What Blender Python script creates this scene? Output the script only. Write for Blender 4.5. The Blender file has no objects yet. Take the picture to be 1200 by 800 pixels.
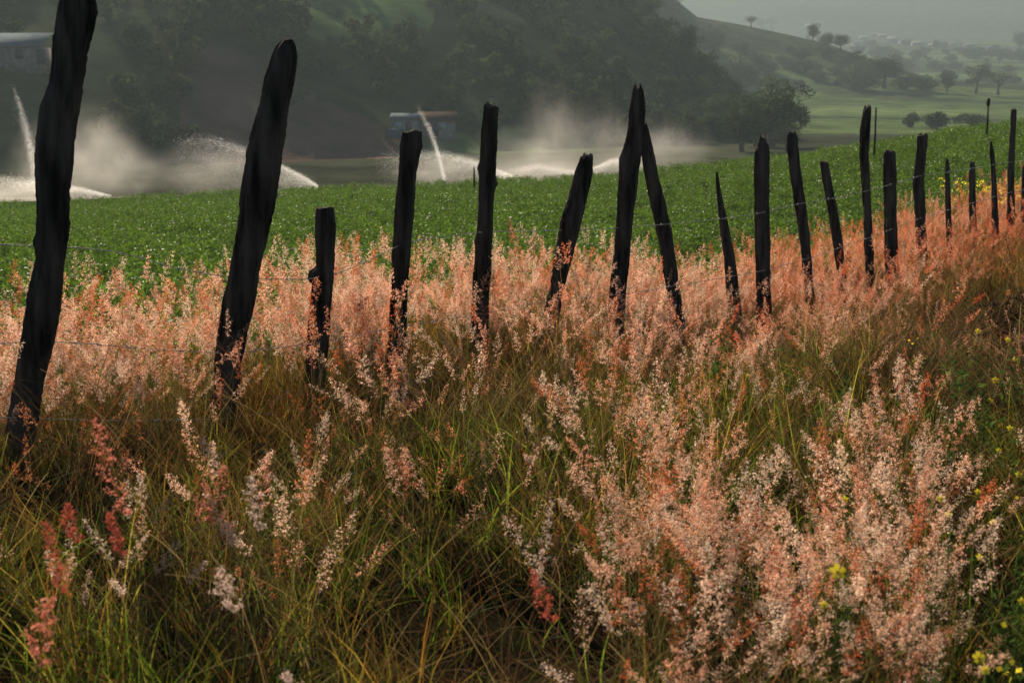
import bpy, math, random
import numpy as np
from mathutils import Vector

rng = np.random.default_rng(7)
random.seed(7)
SC = bpy.context.scene
COL = SC.collection
PI = math.pi

# ------------------------------------------------------------------ camera
F = 1667.0                     # focal length in photo pixels (1200 wide)
PITCH = math.atan(300 / F)     # horizon lies 300 px above the picture centre
CAMZ = 1.70
cp, sp = math.cos(PITCH), math.sin(PITCH)

def at(px, py, Y):
    """photo pixel seen at depth Y (metres straight ahead) -> world point"""
    a = (px - 600) / F
    b = (400 - py) / F
    d = np.array([a, cp + b * sp, -sp + b * cp])
    k = Y / d[1]
    return np.array([0, 0, CAMZ]) + d * k

def proj(P):
    P = np.asarray(P, float)
    x, y, z = P[..., 0], P[..., 1], P[..., 2] - CAMZ
    dep = y * cp - z * sp
    up = y * sp + z * cp
    return 600 + F * x / dep, 400 - F * up / dep

def inpoly(px, py, poly):
    r = np.zeros(px.shape, bool); n = len(poly)
    for i in range(n):
        x0, y0 = poly[i]; x1, y1 = poly[(i + 1) % n]
        c = ((y0 > py) != (y1 > py)) & (px < (x1 - x0) * (py - y0) / (y1 - y0 + 1e-9) + x0)
        r ^= c
    return r

# ------------------------------------------------------------------ terrain
def smooth(a, b, t):
    t = np.clip((t - a) / (b - a), 0, 1)
    return t * t * (3 - 2 * t)

def vnoise(x, y, s, seed=0):
    """cheap value noise, 0..1"""
    x = np.asarray(x, float) / s + 1000; y = np.asarray(y, float) / s + 1000
    xi, yi = np.floor(x), np.floor(y)
    fx, fy = x - xi, y - yi
    fx = fx * fx * (3 - 2 * fx); fy = fy * fy * (3 - 2 * fy)
    def h(a, b):
        v = np.sin(a * 127.1 + b * 311.7 + seed * 74.7) * 43758.5453
        return v - np.floor(v)
    return (h(xi, yi) * (1 - fx) + h(xi + 1, yi) * fx) * (1 - fy) + (h(xi, yi + 1) * (1 - fx) + h(xi + 1, yi + 1) * fx) * fy

def fenceY(u):
    return 9.14 / (1 - 1.48 * np.clip(u, -0.6, 0.5))

FPX = np.array([-300, 100, 300, 470, 655, 785, 893, 1017, 1164, 1500])
FZ = np.array([0.0, 0.0, -0.05, -0.1, -0.15, -0.5, -0.7, -0.7, -0.55, -0.3])
CPX = np.array([-300, 0, 230, 600, 700, 800, 900, 1000, 1100, 1200, 1500])
CPY = np.array([240, 237, 226, 208, 203, 193, 181, 166, 150, 136, 110])
YC = 50.0

def terrain(x, y):
    x = np.asarray(x, float); y = np.asarray(y, float)
    ys = np.maximum(y, 0.8)
    u = np.clip(x / ys, -0.6, 0.55)
    px = 600 + F * u
    yf = fenceY(u)
    fz = np.interp(px, FPX, FZ)
    zc = CAMZ - (np.interp(px, CPX, CPY) - 100) / F * YC - 0.36
    front = fz * smooth(0.5, 0.95, y / yf)
    t = np.clip((y - yf) / (YC - yf), 0, 1)
    z = np.where(y < yf, front, fz + (zc - fz) * t)
    z = np.where(y > YC, zc + (-8.0 - zc) * smooth(YC, YC + 60, y) , z)
    z = z + (vnoise(x, y, 1.1, 3) - 0.5) * 0.10 * (y < yf + 1)
    z = z - .32 * np.exp(-(((x - 3.25) / .75) ** 2 + ((y - 9.6) / 1.5) ** 2))     # dip added to put this spot in shade
    # valley to the right climbs slowly with distance
    far = np.interp(y, [0, 300, 450, 700, 900, 1200, 1600, 1900, 2600, 3400, 4200],
                    [0, 0, 0.8, 4.5, 11, 26, 50, 75, 215, 235, 235])
    z = z + far + (vnoise(x, y, 320, 5) - 0.5) * 10 * smooth(600, 1200, y)
    z = z + (vnoise(x, y, 900, 11) - .5) * 50 * smooth(1900, 2600, y)
    # spur in the middle distance, falling to the right
    sh = np.interp(x, [-200, 78, 113, 151, 200, 300], [46, 40, 34, 26, 9, 0])
    z = z + sh * np.exp(-((y - 720) / 110.0) ** 2)
    # the big hill
    d = (x + 58) * (-0.637) + (y - 165) * 0.771
    d2 = (45 + (y - 250) * 0.10 - x) * 0.98 + (vnoise(x, y, 38, 91) - .5) * 22
    k = 14.0
    m = -k * np.log(np.exp(-np.clip(d * 0.40, -200, 400) / k) + np.exp(-np.clip(d2 * 0.85, -200, 400) / k))
    hill = np.maximum(m, 0) ** 1.04
    hill = 130 * (1 - np.exp(-hill / 130))
    hill = hill + smooth(0, 20, m) * ((vnoise(x, y, 45, 1) - .5) * 9 + (vnoise(x, y, 17, 2) - .5) * 3)
    z = z + hill * smooth(110, 170, y)
    # keep the near ground from being lifted behind the camera
    return np.where(y < 0.8, 0.0, z)

def ground_hit(px, py, y0=60.0, y1=4000.0):
    Y = np.geomspace(y0, y1, 3000)
    a = at(px, py, 1.0) - np.array([0, 0, CAMZ])
    X = a[0] * Y; Z = CAMZ + a[2] * Y
    g = terrain(X, Y)
    w = np.where(Z <= g)[0]
    i = w[0] if len(w) else len(Y) - 1
    return np.array([X[i], Y[i], g[i]])

# ------------------------------------------------------------------ mesh helpers
def make_mesh(name, V, tris=None, quads=None, col=None, mats=(), smoothf=False, midx=None):
    me = bpy.data.meshes.new(name)
    V = np.asarray(V, np.float32).reshape(-1, 3)
    tris = np.zeros((0, 3), np.int32) if tris is None else np.asarray(tris, np.int32).reshape(-1, 3)
    quads = np.zeros((0, 4), np.int32) if quads is None else np.asarray(quads, np.int32).reshape(-1, 4)
    loops = np.concatenate([tris.ravel(), quads.ravel()])
    nt, nq = len(tris), len(quads)
    me.vertices.add(len(V)); me.vertices.foreach_set('co', V.ravel())
    me.loops.add(len(loops)); me.loops.foreach_set('vertex_index', loops)
    me.polygons.add(nt + nq)
    st = np.concatenate([np.arange(nt) * 3, nt * 3 + np.arange(nq) * 4]).astype(np.int32)
    me.polygons.foreach_set('loop_start', st)
    if midx is not None: me.polygons.foreach_set('material_index', np.asarray(midx, np.int32))
    if smoothf: me.polygons.foreach_set('use_smooth', np.ones(nt + nq, bool))
    if col is not None:
        a = me.color_attributes.new('tone', 'FLOAT_COLOR', 'POINT')
        c = np.ones((len(V), 4), np.float32); c[:, :3] = col
        a.data.foreach_set('color', c.ravel())
    me.update(calc_edges=True)
    for m in mats: me.materials.append(m)
    return me

def put(name, me, parent=None, loc=(0, 0, 0), **props):
    o = bpy.data.objects.new(name, me); COL.objects.link(o)
    o.location = [float(v) for v in loc]
    if parent is not None: o.parent = parent
    for k, v in props.items(): o[k] = v
    return o

def thing(name, loc, label, cat, group=None, rz=0.0):
    o = bpy.data.objects.new(name, None); COL.objects.link(o)
    o.location = [float(v) for v in loc]; o.rotation_euler.z = rz
    o['label'] = label; o['category'] = cat
    if group: o['group'] = group
    return o

class Geo:
    """collects quads and triangles with a colour per vertex"""
    def __init__(s): s.V = []; s.T = []; s.Q = []; s.C = []; s.n = 0
    def add(s, V, T=None, Q=None, C=(1, 1, 1)):
        V = np.asarray(V, float).reshape(-1, 3)
        C = np.asarray(C, float)
        if C.ndim == 1: C = np.tile(C, (len(V), 1))
        if T is not None and len(T): s.T.append(np.asarray(T).reshape(-1, 3) + s.n)
        if Q is not None and len(Q): s.Q.append(np.asarray(Q).reshape(-1, 4) + s.n)
        s.V.append(V); s.C.append(C); s.n += len(V)
    def ribbon(s, P, w, c, side=None):
        """flat tapering blade through points P"""
        P = np.asarray(P, float); n = len(P)
        w = np.asarray(w, float) * np.ones(n)
        if side is None:
            a = rng.uniform(0, 2 * PI); side = np.array([math.cos(a), math.sin(a), 0])
        V = np.empty((2 * n, 3)); V[0::2] = P - side * w[:, None] / 2; V[1::2] = P + side * w[:, None] / 2
        i = np.arange(n - 1) * 2
        s.add(V, Q=np.stack([i, i + 1, i + 3, i + 2], 1), C=c)
    def tube(s, P, r, c=(1, 1, 1), k=6, cap=True):
        P = np.asarray(P, float); n = len(P)
        r = np.asarray(r, float) * np.ones(n)
        T = np.gradient(P, axis=0); T /= np.linalg.norm(T, axis=1)[:, None] + 1e-9
        ref = np.array([0, 0, 1.0]) if abs(T[:, 2]).mean() < 0.8 else np.array([1.0, 0, 0])
        A = np.cross(T, ref); A /= np.linalg.norm(A, axis=1)[:, None] + 1e-9
        B = np.cross(T, A)
        th = np.arange(k) / k * 2 * PI
        V = P[:, None] + r[:, None, None] * (np.cos(th)[None, :, None] * A[:, None] + np.sin(th)[None, :, None] * B[:, None])
        V = V.reshape(-1, 3)
        Q = []
        for i in range(n - 1):
            for j in range(k):
                Q.append((i * k + j, i * k + (j + 1) % k, (i + 1) * k + (j + 1) % k, (i + 1) * k + j))
        Tt = []
        if cap:
            V = np.vstack([V, P[-1:], P[:1]])
            for j in range(k):
                Tt.append(((n - 1) * k + j, (n - 1) * k + (j + 1) % k, n * k))
                Tt.append(((j + 1) % k, j, n * k + 1))
        s.add(V, T=Tt, Q=Q, C=c)
    def box(s, lo, hi, c=(1, 1, 1)):
        x0, y0, z0 = lo; x1, y1, z1 = hi
        V = [(x0, y0, z0), (x1, y0, z0), (x1, y1, z0), (x0, y1, z0), (x0, y0, z1), (x1, y0, z1), (x1, y1, z1), (x0, y1, z1)]
        s.add(V, Q=[(0, 3, 2, 1), (4, 5, 6, 7), (0, 1, 5, 4), (1, 2, 6, 5), (2, 3, 7, 6), (3, 0, 4, 7)], C=c)
    def mesh(s, name, mats, smoothf=False):
        return make_mesh(name, np.vstack(s.V), np.vstack(s.T) if s.T else None, np.vstack(s.Q) if s.Q else None,
                         np.vstack(s.C), mats, smoothf)

def diamonds(cent, size, normal=None, aspect=0.6, jitter=0.5):
    """n small flat leaf diamonds: returns V, Q"""
    n = len(cent)
    a = rng.normal(size=(n, 3)); a /= np.linalg.norm(a, axis=1)[:, None]
    b = rng.normal(size=(n, 3)); b -= (a * b).sum(1)[:, None] * a; b /= np.linalg.norm(b, axis=1)[:, None]
    size = np.asarray(size) * np.ones(n)
    a = a * size[:, None] / 2; b = b * size[:, None] * aspect / 2
    V = np.stack([cent - a, cent + b - a * .1, cent + a, cent - b - a * .1], 1).reshape(-1, 3)
    Q = np.arange(4 * n).reshape(-1, 4)
    return V, Q

# ------------------------------------------------------------------ materials
def nodes(name):
    m = bpy.data.materials.new(name); m.use_nodes = True
    nt = m.node_tree; nt.nodes.clear()
    out = nt.nodes.new('ShaderNodeOutputMaterial')
    return m, nt, out

def leafy(name, tint_cols=None, trans=0.5, rough=0.6, gloss=0.04, obj_rand=0.25):
    """leaf material: colour attribute 'tone' x per-instance variation, diffuse + translucent + a little gloss.
    tint_cols: (a, b) colours mixed by the instance attribute 'tint'."""
    m, nt, out = nodes(name)
    N, L = nt.nodes.new, nt.links.new
    at_ = N('ShaderNodeAttribute'); at_.attribute_name = 'tone'
    col = at_.outputs['Color']
    if tint_cols:
        ti = N('ShaderNodeAttribute'); ti.attribute_name = 'tint'; ti.attribute_type = 'INSTANCER'
        mx = N('ShaderNodeMix'); mx.data_type = 'RGBA'
        L(ti.outputs['Fac'], mx.inputs[0]); mx.inputs[6].default_value = (*tint_cols[0], 1); mx.inputs[7].default_value = (*tint_cols[1], 1)
        mu = N('ShaderNodeMix'); mu.data_type = 'RGBA'; mu.blend_type = 'MULTIPLY'; mu.inputs[0].default_value = 1
        L(col, mu.inputs[6]); L(mx.outputs[2], mu.inputs[7]); col = mu.outputs[2]
    oi = N('ShaderNodeObjectInfo')
    mr = N('ShaderNodeMapRange'); L(oi.outputs['Random'], mr.inputs[0])
    mr.inputs[3].default_value = 1 - obj_rand; mr.inputs[4].default_value = 1 + obj_rand
    hs = N('ShaderNodeHueSaturation'); L(col, hs.inputs['Color']); L(mr.outputs[0], hs.inputs['Value'])
    col = hs.outputs[0]
    df = N('ShaderNodeBsdfDiffuse'); L(col, df.inputs[0])
    tr = N('ShaderNodeBsdfTranslucent'); L(col, tr.inputs[0])
    ms = N('ShaderNodeMixShader'); ms.inputs[0].default_value = trans
    L(df.outputs[0], ms.inputs[1]); L(tr.outputs[0], ms.inputs[2]); sh = ms.outputs[0]
    if gloss > 0:
        gl = N('ShaderNodeBsdfAnisotropic'); gl.inputs['Roughness'].default_value = rough * 0.6
        g2 = N('ShaderNodeMixShader'); g2.inputs[0].default_value = gloss
        L(sh, g2.inputs[1]); L(gl.outputs[0], g2.inputs[2]); sh = g2.outputs[0]
    L(sh, out.inputs[0])
    return m

def noisy(name, c1, c2, scale=5, rough=0.9, bump=0.3, bscale=None, detail=6, spec=0.2, stretch=(1, 1, 1), metallic=0.0, gen='Object', bdist=0.02):
    m, nt, out = nodes(name)
    N, L = nt.nodes.new, nt.links.new
    tc = N('ShaderNodeTexCoord'); mp = N('ShaderNodeMapping'); L(tc.outputs[gen], mp.inputs[0]); mp.inputs['Scale'].default_value = stretch
    n1 = N('ShaderNodeTexNoise'); n1.inputs['Scale'].default_value = scale; n1.inputs['Detail'].default_value = detail; L(mp.outputs[0], n1.inputs[0])
    rp = N('ShaderNodeValToRGB'); L(n1.outputs[0], rp.inputs[0])
    rp.color_ramp.elements[0].position = 0.35; rp.color_ramp.elements[0].color = (*c1, 1)
    rp.color_ramp.elements[1].position = 0.65; rp.color_ramp.elements[1].color = (*c2, 1)
    b = N('ShaderNodeBsdfPrincipled'); L(rp.outputs[0], b.inputs['Base Color'])
    b.inputs['Roughness'].default_value = rough; b.inputs['Specular IOR Level'].default_value = spec; b.inputs['Metallic'].default_value = metallic
    n2 = N('ShaderNodeTexNoise'); n2.inputs['Scale'].default_value = bscale or scale * 3; n2.inputs['Detail'].default_value = 8; L(mp.outputs[0], n2.inputs[0])
    bp = N('ShaderNodeBump'); bp.inputs['Strength'].default_value = bump; bp.inputs['Distance'].default_value = bdist; L(n2.outputs[0], bp.inputs['Height'])
    L(bp.outputs[0], b.inputs['Normal']); L(b.outputs[0], out.inputs[0])
    return m

def plain_attr(name, scale=0.3, rough=0.95, amp=0.35, bump=0.5, bdist=0.05, spec=0.1):
    """colour attribute 'tone' with procedural mottling"""
    m, nt, out = nodes(name)
    N, L = nt.nodes.new, nt.links.new
    a = N('ShaderNodeAttribute'); a.attribute_name = 'tone'
    tc = N('ShaderNodeTexCoord')
    n1 = N('ShaderNodeTexNoise'); n1.inputs['Scale'].default_value = scale; n1.inputs['Detail'].default_value = 8; L(tc.outputs['Object'], n1.inputs[0])
    mr = N('ShaderNodeMapRange'); L(n1.outputs[0], mr.inputs[0]); mr.inputs[1].default_value = .3; mr.inputs[2].default_value = .7
    mr.inputs[3].default_value = 1 - amp; mr.inputs[4].default_value = 1 + amp
    hs = N('ShaderNodeHueSaturation'); L(a.outputs['Color'], hs.inputs['Color']); L(mr.outputs[0], hs.inputs['Value'])
    b = N('ShaderNodeBsdfPrincipled'); L(hs.outputs[0], b.inputs['Base Color']); b.inputs['Roughness'].default_value = rough
    b.inputs['Specular IOR Level'].default_value = spec
    n2 = N('ShaderNodeTexNoise'); n2.inputs['Scale'].default_value = scale * 6; n2.inputs['Detail'].default_value = 6; L(tc.outputs['Object'], n2.inputs[0])
    bp = N('ShaderNodeBump'); bp.inputs['Strength'].default_value = bump; bp.inputs['Distance'].default_value = bdist; L(n2.outputs[0], bp.inputs['Height'])
    L(bp.outputs[0], b.inputs['Normal']); L(b.outputs[0], out.inputs[0])
    return m

M_plume = leafy('ruby_plume', ((0.98, 0.78, 0.62), (0.84, 0.32, 0.12)), trans=0.74, gloss=0.05, obj_rand=0.22)
M_stem = leafy('dry_stem', None, trans=0.45, gloss=0.004, rough=1.0)
M_blade = leafy('grass_blade', ((0.72, 0.84, 0.38), (0.98, 0.62, 0.38)), trans=0.78, gloss=0.008, rough=0.9)
M_crop = leafy('crop_leaf', None, trans=0.5, gloss=0.035, rough=0.75, obj_rand=0.3)
M_weed = leafy('weed_leaf', None, trans=0.5, gloss=0.0, obj_rand=0.3)
M_petal = leafy('petal', None, trans=0.5, gloss=0.02, obj_rand=0.05)
M_tree = leafy('tree_leaf', None, trans=0.3, gloss=0.0, obj_rand=0.3)
M_bark = noisy('bark', (0.05, 0.04, 0.03), (0.12, 0.10, 0.08), 3)
M_ground = plain_attr('soil_and_turf', 2.5, bump=.3, bdist=.02, spec=0)
M_far = plain_attr('far_land', 0.12, bump=0.4, bdist=.5, amp=0.5, spec=0.0)
M_post = noisy('weathered_wood', (0.006, 0.005, 0.004), (0.085, 0.068, 0.055), 16, rough=0.95, bump=1.0, bscale=40, stretch=(1, 1, 0.14), spec=0.05, bdist=0.03)
M_cut = noisy('broken_wood', (0.04, 0.035, 0.03), (0.11, 0.09, 0.075), 30, rough=0.9, bump=0.8, spec=0.05)
M_wire = noisy('barbed_wire_metal', (0.18, 0.17, 0.15), (0.42, 0.40, 0.36), 60, rough=0.5, bump=0.2, metallic=0.3, spec=0.5)
M_lichen = noisy('lichen', (0.2, 0.19, 0.16), (0.32, 0.31, 0.27), 40, rough=0.95)

# ------------------------------------------------------------------ ground sheets
def polar_sheet(name, r0, r1, nr, mat, colf, a0=-PI, a1=PI):
    fine = np.radians(np.linspace(-24, 24, 330))
    coarse = np.radians(np.linspace(26, 334, 70))
    th = np.concatenate([fine, coarse]); na = len(th)
    R = np.geomspace(r0, r1, nr)
    A, RR = np.meshgrid(th, R)
    X = np.sin(A) * RR; Y = np.cos(A) * RR
    Z = terrain(X, Y)
    V = np.stack([X, Y, Z], -1).reshape(-1, 3)
    i, j = np.meshgrid(np.arange(nr - 1), np.arange(na), indexing='ij')
    j2 = (j + 1) % na
    Q = np.stack([i * na + j, (i + 1) * na + j, (i + 1) * na + j2, i * na + j2], -1).reshape(-1, 4)
    T = None
    if r0 < 1:
        V = np.vstack([V, [[0, 0, 0]]]); c = len(V) - 1
        jj = np.arange(na); T = np.stack([jj, (jj + 1) % na, np.full(na, c)], -1)
    col = colf(V[:, 0], V[:, 1], V[:, 2])
    return make_mesh(name, V, T, Q, col, [mat], True)

def near_col(x, y, z):
    n = vnoise(x, y, 0.6, 9)[:, None]
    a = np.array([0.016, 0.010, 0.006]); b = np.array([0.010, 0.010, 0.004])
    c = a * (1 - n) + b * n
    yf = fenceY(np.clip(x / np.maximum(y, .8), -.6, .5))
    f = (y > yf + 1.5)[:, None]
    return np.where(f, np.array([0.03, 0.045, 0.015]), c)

def patches(x, y, z):
    """the ploughed slope and the grassy clearing on the big hill"""
    qx, qy = proj(np.stack([x, np.maximum(y, 1), z], -1))
    qx = qx + (vnoise(x, y, 9, 21) - .5) * 46; qy = qy + (vnoise(x, y, 12, 22) - .5) * 16
    bare = inpoly(qx, qy, [(190, 36), (270, 52), (350, 100), (440, 142), (500, 210), (290, 222), (215, 165)])
    clear = inpoly(qx, qy, [(330, -30), (540, -30), (500, 30), (420, 48), (340, 40)])
    clear |= inpoly(qx, qy, [(520, 158), (640, 150), (720, 165), (700, 205), (520, 205)])
    return bare, clear

def far_col(x, y, z):
    P = np.stack([x, y, z], -1)
    px, py = 600 + F * x / np.maximum(y, 1), 100 - F * (z - CAMZ) / np.maximum(y, 1)
    n = vnoise(x, y, 28, 4)[:, None]; n2 = vnoise(x, y, 60, 8)[:, None]
    wood = np.array([0.022, 0.032, 0.016]) * (1 - n) + np.array([0.042, 0.050, 0.024]) * n
    c = wood.copy()
    d = (x + 58) * (-0.637) + (y - 165) * 0.771
    d2 = 45 + (y - 250) * 0.10 - x
    onhill = (d > -4) & (d2 > -6)
    # ploughed brown slope across the hill's foot and a grassy clearing higher up
    brown = np.array([0.10, 0.062, 0.045]); grass = np.array([0.085, 0.125, 0.045]); pale = np.array([0.085, 0.115, 0.042])
    bare, clear = patches(x, y, z)
    b = (onhill & bare)[:, None]
    c = np.where(b, brown * (0.8 + 0.4 * n), c)
    g = (onhill & clear)[:, None]
    c = np.where(g, grass * (0.8 + 0.5 * n2), c)
    # valley fields
    v = ~onhill & (y > 60)
    strip = np.floor((y + x * 0.35 + (vnoise(x, y, 120, 30) - .5) * 40) / 60).astype(int)
    r = np.sin(strip * 12.9898 + np.floor(x / 95 + strip * .37) * 78.233) * 43758.5453; r = (r - np.floor(r))[:, None]
    fld = np.where(r < .14, grass, np.where(r < .22, pale, np.where(r < .75, wood * 1.2, np.array([0.045, 0.05, 0.03]))))
    near_f = ((y > 290) & (y < 640))[:, None]
    st2 = np.floor((y + x * .55 + (vnoise(x, y, 70, 33) - .5) * 30) / 26).astype(int)
    r2 = np.sin(st2 * 91.7) * 43758.5453; r2 = (r2 - np.floor(r2))[:, None]
    fld = np.where(near_f, np.where(r2 < .45, pale * (0.75 + .5 * n2), np.where(r2 < .75, grass * .8, wood * 1.4)), fld)
    fld = np.where(((y > 60) & (y < 285))[:, None], np.array([0.042, 0.046, 0.026]) * (.5 + n), fld)
    c = np.where(v[:, None], fld, c)
    far = (y > 1700)[:, None]
    c = np.where(far, np.array([0.06, 0.075, 0.05]) * (0.7 + .6 * vnoise(x, y, 150, 12)[:, None]), c)
    # pale track along the valley floor on the left
    tr = (np.abs(y - 128 - 0.12 * x) < 3.0)[:, None]
    c = np.where(tr, np.array([0.2, 0.17, 0.13]), c)
    return c

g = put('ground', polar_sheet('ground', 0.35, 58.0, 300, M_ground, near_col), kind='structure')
def clip_far():
    me = polar_sheet('hills', 58.0, 4200.0, 330, M_far, far_col)
    return put('hills', me, kind='structure')
clip_far()

# ------------------------------------------------------------------ scatter (stuff)
def unlinked(name, me):
    return bpy.data.objects.new(name, me)

def scatter(name, protos, P, rot, scl, idx, tint, **props):
    P = np.asarray(P, np.float32)
    me = bpy.data.meshes.new(name)
    me.vertices.add(len(P)); me.vertices.foreach_set('co', P.ravel())
    for nm, tp, arr, key in (('rot', 'FLOAT_VECTOR', rot, 'vector'), ('scl', 'FLOAT', scl, 'value'), ('idx', 'INT', idx, 'value'), ('tint', 'FLOAT', tint, 'value')):
        a = me.attributes.new(nm, tp, 'POINT')
        a.data.foreach_set(key, np.ascontiguousarray(arr, np.int32 if tp == 'INT' else np.float32).ravel())
    me.update()
    o = put(name, me, **props)
    gt = bpy.data.node_groups.new(name, 'GeometryNodeTree')
    gt.interface.new_socket('Geometry', in_out='INPUT', socket_type='NodeSocketGeometry')
    gt.interface.new_socket('Geometry', in_out='OUTPUT', socket_type='NodeSocketGeometry')
    N, L = gt.nodes.new, gt.links.new
    gi, go = N('NodeGroupInput'), N('NodeGroupOutput')
    g2i = N('GeometryNodeGeometryToInstance')
    for p in reversed(protos):
        oi = N('GeometryNodeObjectInfo'); oi.inputs['Object'].default_value = p
        oi.inputs['As Instance'].default_value = False
        L(oi.outputs['Geometry'], g2i.inputs[0])
    ip = N('GeometryNodeInstanceOnPoints'); ip.inputs['Pick Instance'].default_value = True
    def attr(nm, tp):
        a = N('GeometryNodeInputNamedAttribute'); a.data_type = tp; a.inputs['Name'].default_value = nm
        return a.outputs['Attribute']
    er = N('FunctionNodeEulerToRotation')
    L(attr('rot', 'FLOAT_VECTOR'), er.inputs[0]); L(er.outputs[0], ip.inputs['Rotation'])
    L(attr('scl', 'FLOAT'), ip.inputs['Scale']); L(attr('idx', 'INT'), ip.inputs['Instance Index'])
    L(gi.outputs[0], ip.inputs['Points']); L(g2i.outputs[0], ip.inputs['Instance'])
    L(ip.outputs[0], go.inputs[0])
    md = o.modifiers.new('scatter', 'NODES'); md.node_group = gt
    return o

# ---- plant prototypes
def curve(base, h, lean, az, n=5, bend=1.8):
    t = np.linspace(0, 1, n)
    off = lean * h * t ** bend
    return np.stack([base[0] + math.cos(az) * off, base[1] + math.sin(az) * off, base[2] + h * t * (1 - 0.25 * abs(lean) * t)], 1)

def plume(g, gs, P, c, nspk, length, width, spk):
    """airy seed head on the last part of culm P: side branches with fluffy spikelets"""
    tip, d = P[-1], P[-1] - P[-2]; d /= np.linalg.norm(d)
    base = tip - d * length * 0.25
    nb = int(7 + length * 60)
    cents = []
    for b in range(nb):
        t = b / (nb - 1)
        bp = base + d * length * t
        a = b * 2.4 + rng.uniform(-.4, .4)
        bl = width * (0.35 + 1.0 * math.sin(PI * (0.15 + 0.8 * t)) ** 1.0) * rng.uniform(.5, 1.1) * (1 - .55 * t)
        dirv = np.array([math.cos(a), math.sin(a), 0]) * .8 + d * .8
        dirv /= np.linalg.norm(dirv)
        e = bp + dirv * bl
        gs.ribbon([bp, e], [.0012, .0006], (0.30, 0.16, 0.09))
        k = max(2, int(nspk / nb * (1.3 - .6 * t)))
        tt = rng.uniform(.25, 1.08, k)[:, None]
        cents.append(bp + (e - bp) * tt + rng.normal(size=(k, 3)) * .0045 + np.array([0, 0, -.006]) * tt ** 2)
    cents = np.vstack(cents); n = len(cents)
    sz = spk * rng.uniform(.5, 1.3, n)
    cc = np.clip(c * rng.uniform(.7, 1.25, (n, 1)), 0, 1)
    for asp in (.62, .40):
        V, Q = diamonds(cents, sz, aspect=asp)
        g.add(V, Q=Q, C=np.repeat(cc, 4, 0))

def ruby_tuft(nc, hmin, hmax, spread, nspk=90, spk=.0078, nleaf=14, pl=(.10, .20), pw=(.026, .050)):
    g, gs = Geo(), Geo()
    for i in range(nc):
        a = rng.uniform(0, 2 * PI); r = spread * math.sqrt(rng.uniform())
        base = (r * math.cos(a), r * math.sin(a), -.03)
        h = rng.uniform(hmin, hmax)
        P = curve(base, h, rng.uniform(.02, .55), rng.uniform(0, 2 * PI))
        sc = np.array([0.20, 0.15, 0.06]) if rng.uniform() < .5 else np.array([0.12, 0.13, 0.04])
        gs.ribbon(P, np.linspace(.0028, .0014, 5), sc * rng.uniform(.7, 1.2))
        c = np.array([1.0, 0.95, 0.90]) if rng.uniform() < .62 else np.array([1.0, .70, .60])
        if rng.uniform() < .16: c = np.array([.72, .28, .13])
        c = c * rng.choice([.75, 1.0, 1.0, 1.0])
        plume(g, gs, P, c, int(nspk * rng.uniform(.6, 1.2)), rng.uniform(*pl), rng.uniform(*pw), spk)
    for i in range(nleaf):
        a = rng.uniform(0, 2 * PI); r = spread * math.sqrt(rng.uniform())
        P = curve((r * math.cos(a), r * math.sin(a), -.03), rng.uniform(.15, .45), rng.uniform(.1, .9), rng.uniform(0, 2 * PI))
        gs.ribbon(P, [.004, .005, .0045, .003, .0005], np.array([[.07, .10, .025], [.17, .11, .03], [.17, .065, .022]][rng.integers(3)]) * rng.uniform(.7, 1.2))
    V1 = np.vstack(g.V); n1 = len(V1)
    g_q = np.vstack(g.Q); s_q = np.vstack(gs.Q) + n1
    me = make_mesh('tuft', np.vstack([V1] + gs.V), None, np.vstack([g_q, s_q]), np.vstack(g.C + gs.C), [M_plume, M_stem],
                   midx=np.concatenate([np.zeros(len(g_q)), np.ones(len(s_q))]))
    return me

def blade_tuft(nb, hmin, hmax, spread, w=.005, cols=None, lean=.8):
    g = Geo()
    cols = cols or [[.066, .100, .018], [.096, .128, .022], [.13, .13, .035], [.14, .10, .035]]
    for i in range(nb):
        a = rng.uniform(0, 2 * PI); r = spread * math.sqrt(rng.uniform())
        h = rng.uniform(hmin, hmax)
        P = curve((r * math.cos(a), r * math.sin(a), -.02), h, rng.uniform(.05, lean), rng.uniform(0, 2 * PI), n=5, bend=2.0)
        g.ribbon(P, np.array([.8, 1, .9, .6, .08]) * w * rng.uniform(.6, 1.3), np.array(cols[rng.integers(len(cols))]) * rng.choice([.3, .55, 1.0, 1.55]) * rng.uniform(.85, 1.15))  # tone steps put sunlit and shaded blades into the colour
    return g.mesh('blades', [M_blade])

def crop_plant(h=.38, nst=5, white=0):
    g = Geo(); gp = Geo()
    for i in range(nst):
        P = curve((rng.uniform(-.08, .08), rng.uniform(-.08, .08), -.02), h * rng.uniform(.7, 1.05), rng.uniform(.05, .5), rng.uniform(0, 2 * PI), n=4)
        g.ribbon(P, [.005, .004, .003, .002], (.06, .10, .03))
        n = 19
        t = rng.uniform(.25, 1, n)
        c = np.stack([np.interp(t, np.linspace(0, 1, 4), P[:, k]) for k in range(3)], 1) + rng.normal(size=(n, 3)) * [.045, .045, .02]
        V, Q = diamonds(c, rng.uniform(.03, .055, n), aspect=.5)
        k = rng.uniform(.6, 1.35, (n, 1)) * np.array([.088, .155, .014])
        g.add(V, Q=Q, C=np.repeat(k, 4, 0))
    if white:  # tiny white flecks painted in for glints over the crop
        c = np.stack([rng.uniform(-.1, .1, white), rng.uniform(-.1, .1, white), h + rng.uniform(0, .05, white)], 1)
        V, Q = diamonds(c, .013, aspect=1); g.add(V, Q=Q, C=(.6, .6, .5))
    return g.mesh('crop', [M_crop])

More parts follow.
